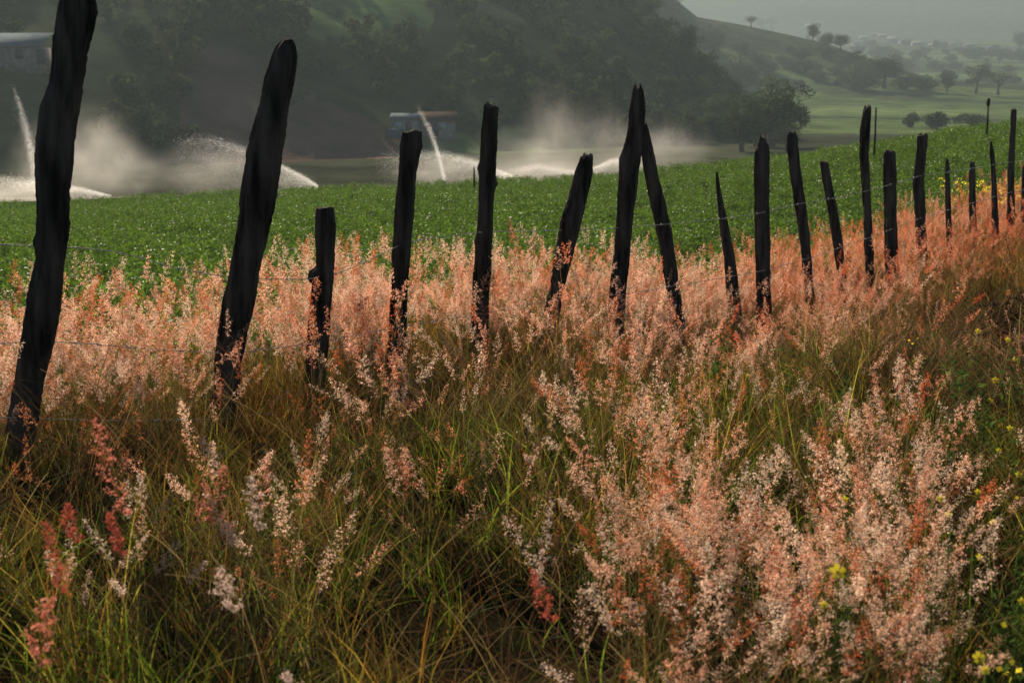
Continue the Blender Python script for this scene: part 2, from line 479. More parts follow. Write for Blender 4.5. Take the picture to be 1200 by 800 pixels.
def weed(h=.5, yellow=5, fs=.018):
    g = Geo()
    for i in range(4):
        P = curve((rng.uniform(-.03, .03), rng.uniform(-.03, .03), -.02), h * rng.uniform(.6, 1), rng.uniform(.05, .4), rng.uniform(0, 2 * PI), n=5, bend=1.4)
        g.ribbon(P, np.linspace(.004, .0015, 5), (.08, .12, .03))
        n = 26
        t = rng.uniform(.1, 1, n)
        c = np.stack([np.interp(t, np.linspace(0, 1, 5), P[:, k]) for k in range(3)], 1) + rng.normal(size=(n, 3)) * [.03, .03, .01]
        V, Q = diamonds(c, rng.uniform(.02, .045, n), aspect=.4)
        g.add(V, Q=Q, C=np.repeat(rng.uniform(.7, 1.3, (n, 1)) * np.array([.055, .09, .018]), 4, 0))
        if yellow:
            c = P[-1] + rng.normal(size=(yellow, 3)) * [.02, .02, .015]
            V, Q = diamonds(c, fs, aspect=.9); g.add(V, Q=Q, C=(.75, .60, .04))
    return g.mesh('weed', [M_weed])

def crown_geo(R, H, nclump, nleaf, leaf, base_z, dark=1.0, col=(.045, .062, .024), flat=1.0):
    g = Geo()
    cs = []
    for i in range(nclump):
        a = rng.uniform(0, 2 * PI); u = rng.uniform(-1, 1); rr = rng.uniform(.25, .85)
        q = math.sqrt(1 - u * u)
        cs.append((R * rr * q * math.cos(a), R * rr * q * math.sin(a), base_z + H * .5 + H * .45 * u * rr * flat, R * rng.uniform(.22, .42)))
    cs = np.array(cs)
    k = rng.integers(0, nclump, nleaf)
    d = rng.normal(size=(nleaf, 3)); d /= np.linalg.norm(d, axis=1)[:, None]
    rad = cs[k, 3] * rng.uniform(.55, 1.05, nleaf)
    c = cs[k, :3] + d * rad[:, None] * [1, 1, .75]
    V, Q = diamonds(c, leaf * rng.uniform(.6, 1.3, nleaf), aspect=.7)
    tone = (.75 + .5 * rng.uniform(size=nclump))[k][:, None] * rng.uniform(.8, 1.25, (nleaf, 1)) * np.array(col)
    g.add(V, Q=Q, C=np.repeat(tone, 4, 0))
    return g, cs

def rndrot(n, tilt=.12):
    return np.stack([rng.normal(size=n) * tilt, rng.normal(size=n) * tilt, rng.uniform(0, 2 * PI, n)], 1)

# ---- candidates in plan, near zone
def candidates(n, y0, y1, margin=.46):
    Y = np.sqrt(rng.uniform(y0 ** 2, y1 ** 2, n)); U = rng.uniform(-margin, margin, n)
    X = U * Y
    return X, Y, U

tall = [ruby_tuft(10, .40, .88, .12, nspk=200, spk=.0066) for _ in range(7)]
front = [ruby_tuft(8, .35, .70, .09, nspk=290, spk=.0053, pw=(.03, .06)) for _ in range(6)]
P_tall = [unlinked('ruby_grass_tall', m) for m in tall]
P_front = [unlinked('ruby_grass_short', m) for m in front]

def s_of(X, Y):
    return ((Y - 6) - 1.48 * (X + 2.12)) / 1.786

P_brush = [unlinked('shaded_dry_brush', blade_tuft(46, .15, .50, .16, w=.006, cols=[[.030, .018, .011], [.018, .012, .008], [.075, .045, .028]], lean=1.1)) for _ in range(2)]  # dry brush, its browns darkened to imitate shade at the right
# band along the fence
X, Y, U = candidates(26000, 3.0, 26)
s = s_of(X, Y); px = 600 + F * U
area_per = (0.46 * (26 ** 2 - 9)) / 26000            # m2 per candidate
edge = 1.25 + (vnoise(X, Y, .7, 40) - .5) * .9
prob = np.where((s > .03) & (s < edge), np.interp(px, [0, 850, 1000, 1200], [1.6, 1.5, 1.0, .8]), 0)
A = np.interp(px, [0, 330, 420, 600, 800, 950, 1080, 1150, 1300], [.02, .03, .32, .40, .55, .50, .42, .36, .3])
dep = np.interp(px, [0, 400, 700, 900, 1000, 1100, 1300], [1.0, 1.1, 1.5, 2.2, 3.0, 2.2, 1.6])
pr2 = A * np.clip(1 - (-s / dep) ** 2, 0, 1)
prob = np.where((s <= .03) & (s > -dep), pr2, prob)
prob *= np.clip(2.7 * vnoise(X, Y, .45, 41) - .42, .06, 2)
keep = rng.uniform(size=len(X)) < prob * 25 * area_per
X, Y, s = X[keep], Y[keep], s[keep]
Z = terrain(X, Y); n = len(X)
tint = np.clip(.02 + .34 * vnoise(X, Y, .8, 42) + rng.normal(size=n) * .12 + .50 * smooth(11, 15.5, Y) + .16 * (s < 0), 0, 1)
print('band tufts', n)
scatter('ruby_grass', P_tall, np.stack([X, Y, Z], 1), rndrot(n, .10), rng.uniform(.58, 1.04, n), rng.integers(0, 7, n), tint,
        kind='stuff', label='tall rose-pink seed-headed grass growing thickly along the fence')

# foreground clump
poly = [(730, 520), (790, 520), (870, 545), (900, 470), (980, 455), (1050, 425), (1130, 425), (1135, 500), (1090, 590), (1120, 700), (1080, 830), (640, 830), (690, 720), (720, 640)]
X, Y, U = candidates(12000, 1.9, 7.0)
Z = terrain(X, Y)
tx, ty = proj(np.stack([X, Y, Z + .52], -1))
prob = np.where(inpoly(tx, ty, poly), .9, 0.0)
sparse = np.interp(tx, [0, 200, 420, 560, 850, 1100], [.035, .04, .07, .12, .2, .03]) * (s_of(X, Y) < -1.0) * smooth(700, 560, ty)
prob = np.where(prob > 0, prob, sparse * .7)
prob *= np.clip(-.1 + 2.1 * vnoise(X, Y, .38, 44), 0, 2)
area_per = .46 * (49 - 3.6) / 12000
keep = rng.uniform(size=len(X)) < prob * 26 * area_per
X, Y, Z = X[keep], Y[keep], Z[keep]; n = len(X)
tint = np.clip(-.05 + .5 * vnoise(X, Y, .5, 45) + rng.normal(size=n) * .15, 0, 1)
print('front tufts', n)
scatter('ruby_grass', P_front, np.stack([X, Y, Z], 1), rndrot(n, .14), rng.uniform(.75, 1.1, n), rng.integers(0, 6, n), tint,
        kind='stuff', label='pale pink seed-headed grass leaning in a thick patch in the foreground')

# small wispy seed heads and straw tangle through the whole verge
P_w = [unlinked('ruby_grass_wisp', ruby_tuft(7, .22, .50, .16, nspk=70, spk=.0052, nleaf=10, pl=(.05, .11), pw=(.014, .028))) for _ in range(6)]
X, Y, U = candidates(16000, 1.8, 14)
s = s_of(X, Y); px = 600 + F * U; Z = terrain(X, Y)
tx, ty = proj(np.stack([X, Y, Z + .35], -1))
w_ = np.interp(px, [0, 350, 450, 700, 900, 1050, 1200], [.20, .24, .70, .55, .5, .40, .35]) * np.where(px < 430, smooth(860, 600, ty), smooth(690, 520, ty)) * (s < -.05)
w_ *= np.clip(2.2 * vnoise(X, Y, .5, 81) - .25, .05, 2)
keep = rng.uniform(size=len(X)) < w_ * 11 * (.46 * (14 ** 2 - 3.2) / 16000)
X, Y, Z = X[keep], Y[keep], Z[keep]; n = len(X)
print('wisps', n)
scatter('ruby_grass', P_w, np.stack([X, Y, Z], 1), rndrot(n, .2), rng.uniform(.7, 1.15, n), rng.integers(0, 6, n), np.clip(.1 + .9 * (px[keep] < 430) + .75 * vnoise(X, Y, .6, 83) + rng.normal(size=n) * .2, 0, 1),
        kind='stuff', label='small wispy rust and cream seed heads dotted through the verge grass')

def tangle(n, R):
    g = Geo()
    for i in range(n):
        a = rng.uniform(0, 2 * PI); d = np.array([math.cos(a), math.sin(a), 0]); L_ = rng.uniform(.12, .40)
        b = rng.normal(size=3) * [R, R, .0] + [0, 0, rng.uniform(.0, .22)]
        t = np.linspace(-.5, .5, 6)
        e = np.cross(d, [0, 0, 1.0]) * rng.normal() * .25
        P = b + d * (t * L_)[:, None] + e * (t ** 2 * L_)[:, None] + np.array([0, 0, 1.0]) * ((t + .5) * L_ * rng.uniform(.1, 1.3) - t ** 2 * L_ * .5)[:, None]
        g.ribbon(P, rng.uniform(.0012, .0026), np.array([[.26, .18, .07], [.20, .09, .03], [.12, .06, .03], [.14, .13, .04]][rng.integers(4)]) * rng.uniform(.6, 1.2))
    return g.mesh('tangle', [M_stem])
P_tg = [unlinked('straw_tangle', tangle(34, .11)) for _ in range(5)]
X, Y, U = candidates(16000, 1.6, 16); s = s_of(X, Y)
keep = (rng.uniform(size=len(X)) < 15 * np.clip(1.8 * vnoise(X, Y, .6, 85) - .1, .1, 2) * (.46 * (16 ** 2 - 2.6) / 16000)) & (s < .4)
X, Y = X[keep], Y[keep]; Z = terrain(X, Y); n = len(X); print('tangle', n)
scatter('dry_straw', P_tg, np.stack([X, Y, Z], 1), rndrot(n, .15), rng.uniform(.7, 1.3, n), rng.integers(0, 5, n), np.zeros(n),
        kind='stuff', label='fine rust brown and straw coloured dead stalks tangled in the grass')

# green and straw grass everywhere near
P_bl = [unlinked('grass_blades', blade_tuft(24, .12, .48, .10, w=w_, lean=1.2)) for w_ in (.004, .005, .006, .0085, .007)] + \
       [unlinked('grass_blades', blade_tuft(26, .30, .62, .08, cols=[[.19, .14, .04], [.16, .085, .028], [.09, .11, .03]], lean=.6)) for _ in range(3)]
X, Y, U = candidates(42000, 1.2, 24)
s = s_of(X, Y); px = 600 + F * U
area_per = .46 * (24 ** 2 - 1.4) / 42000
dn = np.where(Y < 8, 64, 42) * np.clip(1.9 * vnoise(X, Y, .45, 50) - .15, .1, 2)
hollow = np.exp(-(((X + .12) / .55) ** 2 + ((Y - 3.9) / .5) ** 2)) + .8 * np.exp(-(((px - 1150) / 80) ** 2 + ((Y - 9.5) / 2.6) ** 2))  # imitates shaded spots: grass thinned and shortened over dark soil
dn = dn * (1 - .85 * np.clip(hollow, 0, 1))
dn = dn * (1 - .8 * np.exp(-(((X - 3.25) / .7) ** 2 + ((Y - 9.4) / 1.2) ** 2)))
keep = (rng.uniform(size=len(X)) < dn * area_per) & (s < 1.5)
X, Y, s, hollow = X[keep], Y[keep], s[keep], hollow[keep]; Z = terrain(X, Y); n = len(X)
bx, by = proj(np.stack([X, Y, Z + .25], -1))
brush = inpoly(bx + rng.normal(size=n) * 25, by + rng.normal(size=n) * 10, [(1010, 405), (1080, 360), (1140, 330), (1300, 315), (1300, 470), (1120, 470), (1000, 440)])
right_ = smooth(960, 1060, 600 + F * X / Y) * (s > -2.5)
dry = np.clip(.06 + .3 * right_ + .55 * smooth(-1.5, 0, s) + .35 * smooth(9, 14, Y) + rng.normal(size=n) * .2, 0, 1)
idx = np.where(rng.uniform(size=n) < .15 + .55 * dry, rng.integers(5, 8, n), rng.integers(0, 5, n))
idx = np.where(brush, 8 + rng.integers(0, 2, n), idx)
print('blade tufts', n)
low = 1 - .45 * np.exp(-((s + .5) / .6) ** 2) * (X < -.4)
scatter('grass', P_bl + P_brush, np.stack([X, Y, Z], 1), rndrot(n, .28), low * rng.uniform(.5, 1.05, n) * (1 - .4 * np.clip(hollow, 0, 1)), idx, dry,
        kind='stuff', label='tangled green and straw coloured grass covering the verge')

# low dark scrub round the shaded hollow at the right
P_sc = []
for i in range(3):
    gg, _ = crown_geo(.34, .50, 14, 900, .035, -.02, col=(.050, .034, .020)); P_sc.append(unlinked('scrub', gg.mesh('scrub', [M_weed])))
X, Y, U = candidates(9000, 6, 15); Z = terrain(X, Y)
tx, ty = proj(np.stack([X, Y, Z + .25], -1))
m = inpoly(tx, ty, [(1105, 352), (1160, 335), (1260, 325), (1260, 425), (1120, 402), (1060, 418)])
keep = m & (rng.uniform(size=len(X)) < .035)
X, Y, Z = X[keep], Y[keep], Z[keep]; n = len(X); print('scrub', n)
scatter('scrub', P_sc, np.stack([X, Y, Z], 1), rndrot(n, .2), rng.uniform(.3, .8, n), rng.integers(0, 3, n), np.zeros(n),
        kind='stuff', label='low dark brown scrub around the shaded hollow on the right')

# crop field behind the fence
P_cr = [unlinked('crop_plant', crop_plant(white=w)) for w in (0, 0, 0, 0, 0, 1)]
X, Y, U = candidates(60000, 7, 54, .52)
s = s_of(X, Y); area_per = .52 * (54 ** 2 - 49) / 60000
dn = np.interp(Y, [7, 20, 54], [22, 16, 9])
keep = (rng.uniform(size=len(X)) < dn * area_per) & (s > 1.35)
X, Y = X[keep], Y[keep]; Z = terrain(X, Y); n = len(X)
print('crop', n)
ix = np.where(rng.uniform(size=n) < .06, 5, rng.integers(0, 5, n))
scatter('crop_field', P_cr, np.stack([X, Y, Z], 1), rndrot(n, .1), rng.uniform(.75, 1.1, n) * (.75 + .5 * vnoise(X, Y, 1.5, 61)), ix, np.zeros(n),
        kind='stuff', label='low leafy green crop covering the field behind the fence')

# yellow-flowered weeds at the right
P_wd = [unlinked('weed', weed(.5, y)) for y in (0, 0, 3, 0)] + [unlinked('weed', weed(.6, 5, .027))]
X, Y, U = candidates(9000, 1.8, 8); Z = terrain(X, Y)
tx, ty = proj(np.stack([X, Y, Z + .4], -1))
pr = smooth(1060, 1180, tx) * (ty > 375) * np.where(ty < 450, .3, 1.0) + .10 * (tx > 830)
area_per = .46 * (64 - 3.2) / 9000
keep = rng.uniform(size=len(X)) < pr * 40 * area_per * (.4 + vnoise(X, Y, .4, 71))
X, Y, Z = X[keep], Y[keep], Z[keep]; n = len(X)
X2 = rng.uniform(7.0, 8.9, 46); Y2 = rng.uniform(20.3, 24.5, 46); Z2 = terrain(X2, Y2)
X, Y, Z = np.concatenate([X, X2]), np.concatenate([Y, Y2]), np.concatenate([Z, Z2])
ix = np.concatenate([rng.choice([0, 1, 3, 2], n, p=[.36, .31, .29, .04]), np.full(46, 4)])
N = len(X)
scatter('weeds', P_wd, np.stack([X, Y, Z], 1), rndrot(N, .15), np.concatenate([rng.uniform(.6, 1.2, n), rng.uniform(.8, 1.3, 46)]), ix, np.zeros(N),
        kind='stuff', label='feathery green weeds with a few small yellow blooms')

# ------------------------------------------------------------------ single seed heads and yellow flowers in front
def grass_plume_thing(px, py, Y, h, label, red=1, length=.16, width=.035, size=.0095, lean=.2, az=2.6):
    tip = at(px, py, Y)
    gz = float(terrain(tip[0], tip[1]))
    hh = tip[2] - gz
    az = az + rng.uniform(-1.4, 1.4); P = curve((0, 0, -.03), hh + .03, lean, az)
    off = P[-1].copy()
    base = np.array([tip[0] - off[0], tip[1] - off[1], gz])
    t = thing('seed_head_stalk', base, label, 'grass stalk', 'single ruby seed heads in the foreground')
    g, gs, gb = Geo(), Geo(), Geo()
    gs.tube(P, np.linspace(.0016, .0009, 5), (.16, .12, .05), k=5)
    c = {0: (.82, .62, .50), 1: (.80, .30, .19), 2: (.62, .15, .09)}[red]
    plume(g, gb, P, np.array(c), 420, length * 1.1, width * 1.25, size * .62)
    put('seed_head', g.mesh('seed_head', [M_petal]), t)
    gs.Q += [q + gs.n for q in gb.Q]; gs.V += gb.V; gs.C += gb.C
    put('stem', gs.mesh('stem', [M_stem]), t)
    return t
grass_plume_thing(136, 560, 3.4, .5, 'tall coral red seed head beside the leftmost post, lit from behind', 1, .22, .045, .011)
grass_plume_thing(84, 608, 3.3, .4, 'small dark red seed head low in shade left of the tall coral one', 2, .08, .025)
grass_plume_thing(138, 622, 3.2, .4, 'short red seed head directly below the tall coral one', 2, .09, .02, .009)
grass_plume_thing(66, 655, 3.0, .4, 'narrow orange-red seed head near the left edge of the verge', 2, .14, .02, .009)
grass_plume_thing(46, 745, 2.7, .3, 'wide pink-red seed head in the bottom left corner', 1, .12, .04, .010)
grass_plume_thing(236, 560, 3.6, .4, 'bushy rust red seed head spreading over green blades', 1, .16, .05, .009, .5, .6)
grass_plume_thing(300, 575, 3.5, .4, 'pale cream-pink seed head on green grass right of the bushy rust one', 0, .13, .03, .009, .4)
grass_plume_thing(268, 690, 3.0, .3, 'small pale pink seed head low in the dark grass', 0, .09, .03)
grass_plume_thing(345, 780, 2.7, .3, 'pale drooping seed head at the bottom of the verge', 0, .12, .03, .009, .7)
grass_plume_thing(635, 640, 3.5, .4, 'slender cream seed head leaning alone before the dark hollow', 0, .20, .02, .008, .3)
grass_plume_thing(640, 700, 3.2, .4, 'crimson seed head at the left edge of the pale patch', 2, .12, .025)
grass_plume_thing(600, 268, 8.6, .9, 'slim seed head standing highest above the band by the middle post', 1, .14, .02, .009)

def yellow_flower(px, py, Y, size, label):
    tip = at(px, py, Y); gz = float(terrain(tip[0], tip[1])); h = tip[2] - gz
    t = thing('yellow_wildflower', (tip[0], tip[1], gz), label, 'wildflower', 'yellow wildflowers on the verge')
    s_ = Geo(); P = curve((0, 0, -.02), h + .02, .04, rng.uniform(0, 6)); s_.tube(P, .0014, (.09, .12, .03), k=5)
    n = 6; c = np.stack([np.interp(rng.uniform(.3, .9, n), np.linspace(0, 1, 5), P[:, k]) for k in range(3)], 1)
    V, Q = diamonds(c, .03, aspect=.35); s_.add(V, Q=Q, C=(.06, .1, .02))
    put('stem', s_.mesh('stem', [M_stem]), t)
    p = Geo(); tp = P[-1]
    nrm = np.array([0, -.75, .65]); nrm /= np.linalg.norm(nrm)
    ax = np.array([1.0, 0, 0]); ay = np.cross(nrm, ax)
    for i in range(5):
        a = i / 5 * 2 * PI + .3
        d = ax * math.cos(a) + ay * math.sin(a); e = ax * -math.sin(a) + ay * math.cos(a)
        r = size
        pts = [tp + d * r * .08, tp + d * r * .55 + e * r * .34 + nrm * r * .12, tp + d * r * .95 + e * r * .26 + nrm * r * .2,
               tp + d * r + nrm * r * .16, tp + d * r * .95 - e * r * .26 + nrm * r * .2, tp + d * r * .55 - e * r * .34 + nrm * r * .12]
        p.add(pts, T=[(0, 1, 2), (0, 2, 3), (0, 3, 4), (0, 4, 5)], C=np.array([.82, .66, .03]) * rng.uniform(.85, 1.1))
    put('petals', p.mesh('petals', [M_petal]), t)
    k = Geo(); k.tube([tp - nrm * .002, tp + nrm * size * .22], [size * .2, size * .12], (.5, .33, .02), k=8)
    put('flower_centre', k.mesh('centre', [M_petal]), t)
yl = [(992, 670, 3.2, .020, 'large bright yellow bloom standing out among the pink seed heads'),
      (1108, 584, 4.0, .014, 'upper yellow bloom of the pair beside the pale patch'),
      (1114, 599, 4.0, .012, 'lower yellow bloom of the pair beside the pale patch'),
      (1145, 772, 2.8, .014, 'small yellow bloom in the weeds of the bottom right corner'),
      (1168, 785, 2.7, .010, 'tiny yellow bloom nearest the bottom right corner'),
      (1172, 610, 3.9, .011, 'small yellow bloom in green weeds right of the pale patch'),
      (1139, 575, 4.2, .010, 'tiny pale yellow bloom above the right-hand weeds'),
      (977, 707, 3.1, .010, 'half-hidden yellow bloom below the large bright one'),
      (998, 582, 4.0, .011, 'small yellow bloom in the middle of the pink patch'),
      (878, 440, 6.6, .012, 'small yellow bloom in dark grass beyond the pink patch'),
      (1146, 387, 8.4, .020, 'yellow bloom in front of the dark gap below the fence'),
      (1180, 398, 8.0, .018, 'yellow bloom beside the dark gap, near the right edge'),
      (1164, 445, 6.8, .020, 'yellow bloom on a tall weed at the right edge'),
      (1162, 470, 6.5, .016, 'yellow bloom under another on the tall right-hand weeds'),
      (1184, 500, 5.6, .014, 'yellow bloom midway down the right edge, above a green leafy weed'),
      (1170, 528, 5.2, .012, 'small yellow bloom midway down the right side, left of the edge'),
      (1192, 556, 4.8, .013, 'yellow bloom touching the right edge, halfway down the verge'),
      (1156, 652, 3.8, .011, 'small yellow bloom in the green weeds of the lower right'),
      (1188, 700, 3.3, .011, 'small yellow bloom at the right edge above the bottom corner'),
      (1188, 420, 7.2, .016, 'topmost yellow bloom of the tall right-hand weeds')]
for a in yl: yellow_flower(*a)

# ------------------------------------------------------------------ fence posts
def Yf_px(px): return float(fenceY((px - 600) / F))
def post(rows, label, Yd=None, jag=.03, knots=(), lean=0.0, lichen=()):
    rows = np.array(rows, float)                       # y, left, right in the photo
    yb = rows[-1, 0]; cb = (rows[-1, 1] + rows[-1, 2]) / 2
    Yd = Yd or Yf_px(cb)
    C = np.array([at((l + r) / 2, y, Yd) for y, l, r in rows])
    R = np.array([(r - l) / 2 / F * Yd for y, l, r in rows])
    gz = float(terrain(C[-1, 0], Yd))
    if C[-1, 2] > gz - .12:                            # carry the post on into the ground
        d = C[-1] - C[-2]; d /= abs(d[2]); L_ = C[-1, 2] - gz + .15
        C = np.vstack([C, C[-1] + d * L_]); R = np.append(R, R[-1] * 1.03)
    base = np.array([C[-1, 0], C[-1, 1], gz])
    zz = C[:, 2][::-1]; n = 130; k = 44
    zs = np.linspace(zz[0], zz[-1], n)
    cx = np.interp(zs, zz, C[::-1, 0]) - base[0]; cy = np.interp(zs, zz, C[::-1, 1]) - base[1]; rr = np.interp(zs, zz, R[::-1])
    th = np.arange(k) / k * 2 * PI
    ph = rng.uniform(0, 9, 8)
    V = np.zeros((n, k, 3))
    H = zs[-1] - zs[0]
    top_j = np.interp(th, np.linspace(0, 2 * PI, 12), np.r_[(jj := rng.uniform(-1, .3, 11)), jj[0]]) * jag
    ridge = rng.normal(size=k) * .042; step = np.repeat(rng.normal(size=(n // 5 + 1, k // 4 + 1)) * .022, 5, 0)[:n]; step = np.repeat(step, 4, 1)[:, :k]
    for i, z in enumerate(zs):
        f = ridge + step[i] + 1 + .06 * np.sin(2 * th + ph[0] + z * .3) + .045 * np.sin(3 * th + ph[1] + z * .4) + .03 * np.sin(7 * th + ph[2] + .5 * np.sin(z * 3 + ph[3])) \
              + .03 * np.sin(11 * th + ph[4] + .6 * np.sin(z * 2.1)) + rng.normal(size=k) * .02
        f += .035 * math.sin(z * 9 + ph[5]) + .025 * math.sin(z * 23 + ph[6])
        for (kz, ka, kh) in knots:                     # stubs of cut branches
            f += kh * np.exp(-((z - kz) / .025) ** 2) * np.exp(-((np.angle(np.exp(1j * (th - ka)))) / .5) ** 2)
        V[i, :, 0] = cx[i] + rr[i] * f * np.cos(th); V[i, :, 1] = cy[i] + rr[i] * f * np.sin(th) * .92
        V[i, :, 2] = z - base[2] + top_j * smooth(.86, 1.0, np.array((z - zs[0]) / H))
    V = V.reshape(-1, 3)
    Q = [(i * k + j, i * k + (j + 1) % k, (i + 1) * k + (j + 1) % k, (i + 1) * k + j) for i in range(n - 1) for j in range(k)]
    # broken top: an inner ring and a centre
    last = V[-k:].copy(); ctr = last.mean(0)
    inner = ctr + (last - ctr) * .55 + np.c_[np.zeros((k, 2)), rng.uniform(-.5, .8, k) * jag]
    V = np.vstack([V, inner, ctr + [0, 0, -jag * .3], V[:k].mean(0)])
    a, b, c = (n - 1) * k, n * k, (n + 1) * k
    Qt = [(a + j, a + (j + 1) % k, b + (j + 1) % k, b + j) for j in range(k)]
    T = [(b + j, b + (j + 1) % k, c) for j in range(k)] + [((j + 1) % k, j, c + 1) for j in range(k)]
    me = make_mesh('fence_post', V, T, Q + Qt, None, [M_post, M_cut], False,
                   midx=[1] * k + [0] * k + [0] * len(Q) + [1] * len(Qt))
    o = put('fence_post', me, loc=base, label=label, category='fence post', group='weathered wooden posts of the wire fence')
    return o

posts = [
 ([(-6, 74, 108), (8, 71, 110), (30, 68, 106), (60, 64, 101), (100, 59, 95), (115, 53, 93), (125, 49, 91), (160, 45, 85), (220, 44, 80), (270, 44, 79), (282, 40, 78), (300, 43, 76), (340, 35, 71), (380, 28, 66), (450, 16, 50), (500, 8, 42), (545, 2, 32), (590, -5, 24)],
  'thick black post cut off by the top of the picture, nearest and leftmost', None, .03, ()),
 ([(46, 330, 342), (52, 324, 345), (65, 318, 347), (90, 311, 345), (120, 304, 340), (150, 297, 334), (180, 289, 329), (200, 287, 327), (250, 280, 320), (300, 272, 308), (350, 263, 298), (380, 257, 292), (420, 252, 284), (460, 249, 280), (500, 243, 271), (545, 237, 264)],
  'thick leaning post with a rounded top, second from the left', None, .01, ()),
 ([(243, 371, 391), (262, 370, 393), (312, 370, 392), (318, 362, 391), (326, 360, 391), (334, 366, 390), (360, 363, 388), (400, 360, 385), (440, 358, 382), (490, 357, 379)],
  'short upright post with a stub of branch on its left side', None, .008, ()),
 ([(153, 472, 494), (170, 469, 495), (200, 467, 489), (250, 463, 485), (300, 460, 481), (350, 458, 478), (400, 455, 477), (440, 452, 474), (490, 450, 472)],
  'flat-topped post just left of the narrow upright water jet', None, .012, ()),
 ([(123, 568, 585), (128, 567, 584), (150, 565, 583), (200, 562, 581), (250, 560, 578), (300, 557, 576), (350, 553, 573), (400, 551, 572), (440, 549, 570)],
  'tall rough-barked post just right of the narrow upright water jet', None, .03, ((1.1, 0.0, .3), (1.2, PI, .25), (.75, PI, .2))),
 ([(182, 681, 694), (200, 674, 694), (230, 666, 688), (260, 657, 680), (300, 650, 670), (330, 645, 663)],
  'shorter post leaning sharply right, left of the crossed pair', None, .03, ()),
 ([(99, 743, 751), (108, 741, 754), (130, 738, 756), (150, 736, 754), (175, 730, 752), (186, 726, 750), (220, 725, 746), (260, 722, 741), (300, 719, 738), (340, 714, 733), (390, 712, 731)],
  'tallest middle post, the split-topped left half of the crossed pair', None, .05, ()),
 ([(145, 752, 758), (160, 750, 762), (200, 755, 770), (240, 763, 780), (280, 772, 788), (320, 778, 794), (350, 782, 798)],
  'slender post leaning left against the tallest one, right half of the pair', None, .04, ()),
 ([(201, 838.5, 841), (220, 839, 844), (240, 841, 848), (270, 843, 855), (300, 848, 861), (350, 852, 867)],
  'needle-pointed stake narrowing to a tip, red seed head caught on it', None, .0, ()),
 ([(163, 889, 897), (170, 886, 901), (200, 884, 901), (250, 885, 901), (300, 886, 902), (350, 887, 903)],
  'stout upright post with a jagged pointed top, right of the needle-pointed stake', None, .09, ()),
 ([(155, 923, 934), (170, 922, 935), (200, 925, 938), (240, 931, 944), (280, 937, 949), (320, 941, 952)],
  'square-topped post leaning left, between the jagged post and a shorter leaning one', None, .05, ()),
 ([(190, 961, 971), (210, 963, 974), (240, 969, 980), (280, 975, 987), (320, 981, 991)],
  'short left-leaning post with a flat top, left of the tall crooked one', None, .02, ()),
 ([(126, 1012, 1021), (150, 1008, 1020), (180, 1007, 1018), (220, 1010, 1020), (260, 1012, 1022), (300, 1013, 1024)],
  'tall crooked post standing well above the short ones on the right', None, .05, ()),
 ([(177, 1037, 1049), (190, 1036, 1050), (220, 1037, 1050), (290, 1038, 1052)],
  'short thick round-topped post just right of the tall crooked one', None, .03, ()),
 ([(157, 1075, 1087), (170, 1074, 1087), (200, 1071, 1084), (212, 1069, 1083), (250, 1072, 1085), (280, 1073, 1086)],
  'medium thick post with a slightly slanting top and bulging middle', None, .03, ()),
 ([(188, 1108, 1112), (210, 1107, 1113), (262, 1108, 1115)],
  'thin stake between the bulging post and another thin stake', None, .05, ()),
 ([(190, 1137, 1142), (210, 1136, 1143), (258, 1136, 1144)],
  'second thin stake, half sunk in pink grass left of the curved one', None, .03, ()),
 ([(165, 1160, 1162), (180, 1160, 1165), (210, 1162, 1167), (258, 1162, 1170)],
  'thin curved stake narrowing to a point, left of the tall right-hand post', None, .02, ()),
 ([(128, 1185, 1191), (150, 1184, 1190), (200, 1181, 1188), (258, 1180, 1189)],
  'tall slim post with a level top, last but one at the far end', None, .02, ()),
 ([(195, 1198, 1204), (255, 1196, 1204)],
  'farthest short stake, partly cut off by the right edge', None, .03, ()),
]
for p in posts: post(p[0], p[1], p[2], p[3], p[4])

# ------------------------------------------------------------------ barbed wire
def wire(pts, label, r=.0019):
    pts = np.array(pts, float)
    xs = np.arange(pts[0, 0], pts[-1, 0], 3.0)
    ys = np.interp(xs, pts[:, 0], pts[:, 1])
    ker = np.ones(7) / 7; ysm = np.convolve(np.pad(ys, 3, 'edge'), ker, 'valid')
    P = np.array([at(x, y, Yf_px(x) - .09) for x, y in zip(xs, ysm)])
    L = np.r_[0, np.cumsum(np.linalg.norm(np.diff(P, axis=0), axis=1))]
    S = np.arange(0, L[-1], .012)
    Q = np.stack([np.interp(S, L, P[:, k]) for k in range(3)], 1)
    g = Geo()
    tw = S / .035 * 2 * PI
    for ph in (0, PI):                                # two twisted strands
        off = np.stack([np.zeros_like(tw), np.cos(tw + ph), np.sin(tw + ph)], 1) * r * .9
        g.tube((Q + off)[::2], r * .75, k=4)
    for b in np.arange(.06, L[-1], .125):
        c = np.array([np.interp(b, L, P[:, k]) for k in range(3)])
        for _ in range(2):
            d = rng.normal(size=3); d[0] *= .3; d /= np.linalg.norm(d)
            g.tube([c - d * .014, c + d * .014], [r * .6, r * .5], k=4)
        g.tube([c + [-.005, 0, 0], c + [.005, 0, 0]], r * 2.0, k=5)
    base = P[0].copy()
    me = g.mesh('barbed_wire', [M_wire])
    return put('barbed_wire', me, label=label, category='barbed wire', group='strands of the fence wire')
wire([(-40, 284), (45, 289), (90, 290), (130, 294), (165, 302), (200, 313), (250, 322), (300, 327), (365, 327), (400, 319), (430, 306), (475, 284), (510, 278), (565, 272), (655, 270), (730, 267), (790, 262), (850, 256), (890, 250), (940, 238), (980, 232), (1015, 224), (1045, 216), (1078, 206), (1110, 202), (1185, 190), (1220, 186)],
     'topmost strand of barbed wire, sagging between the near posts above the pink grass')
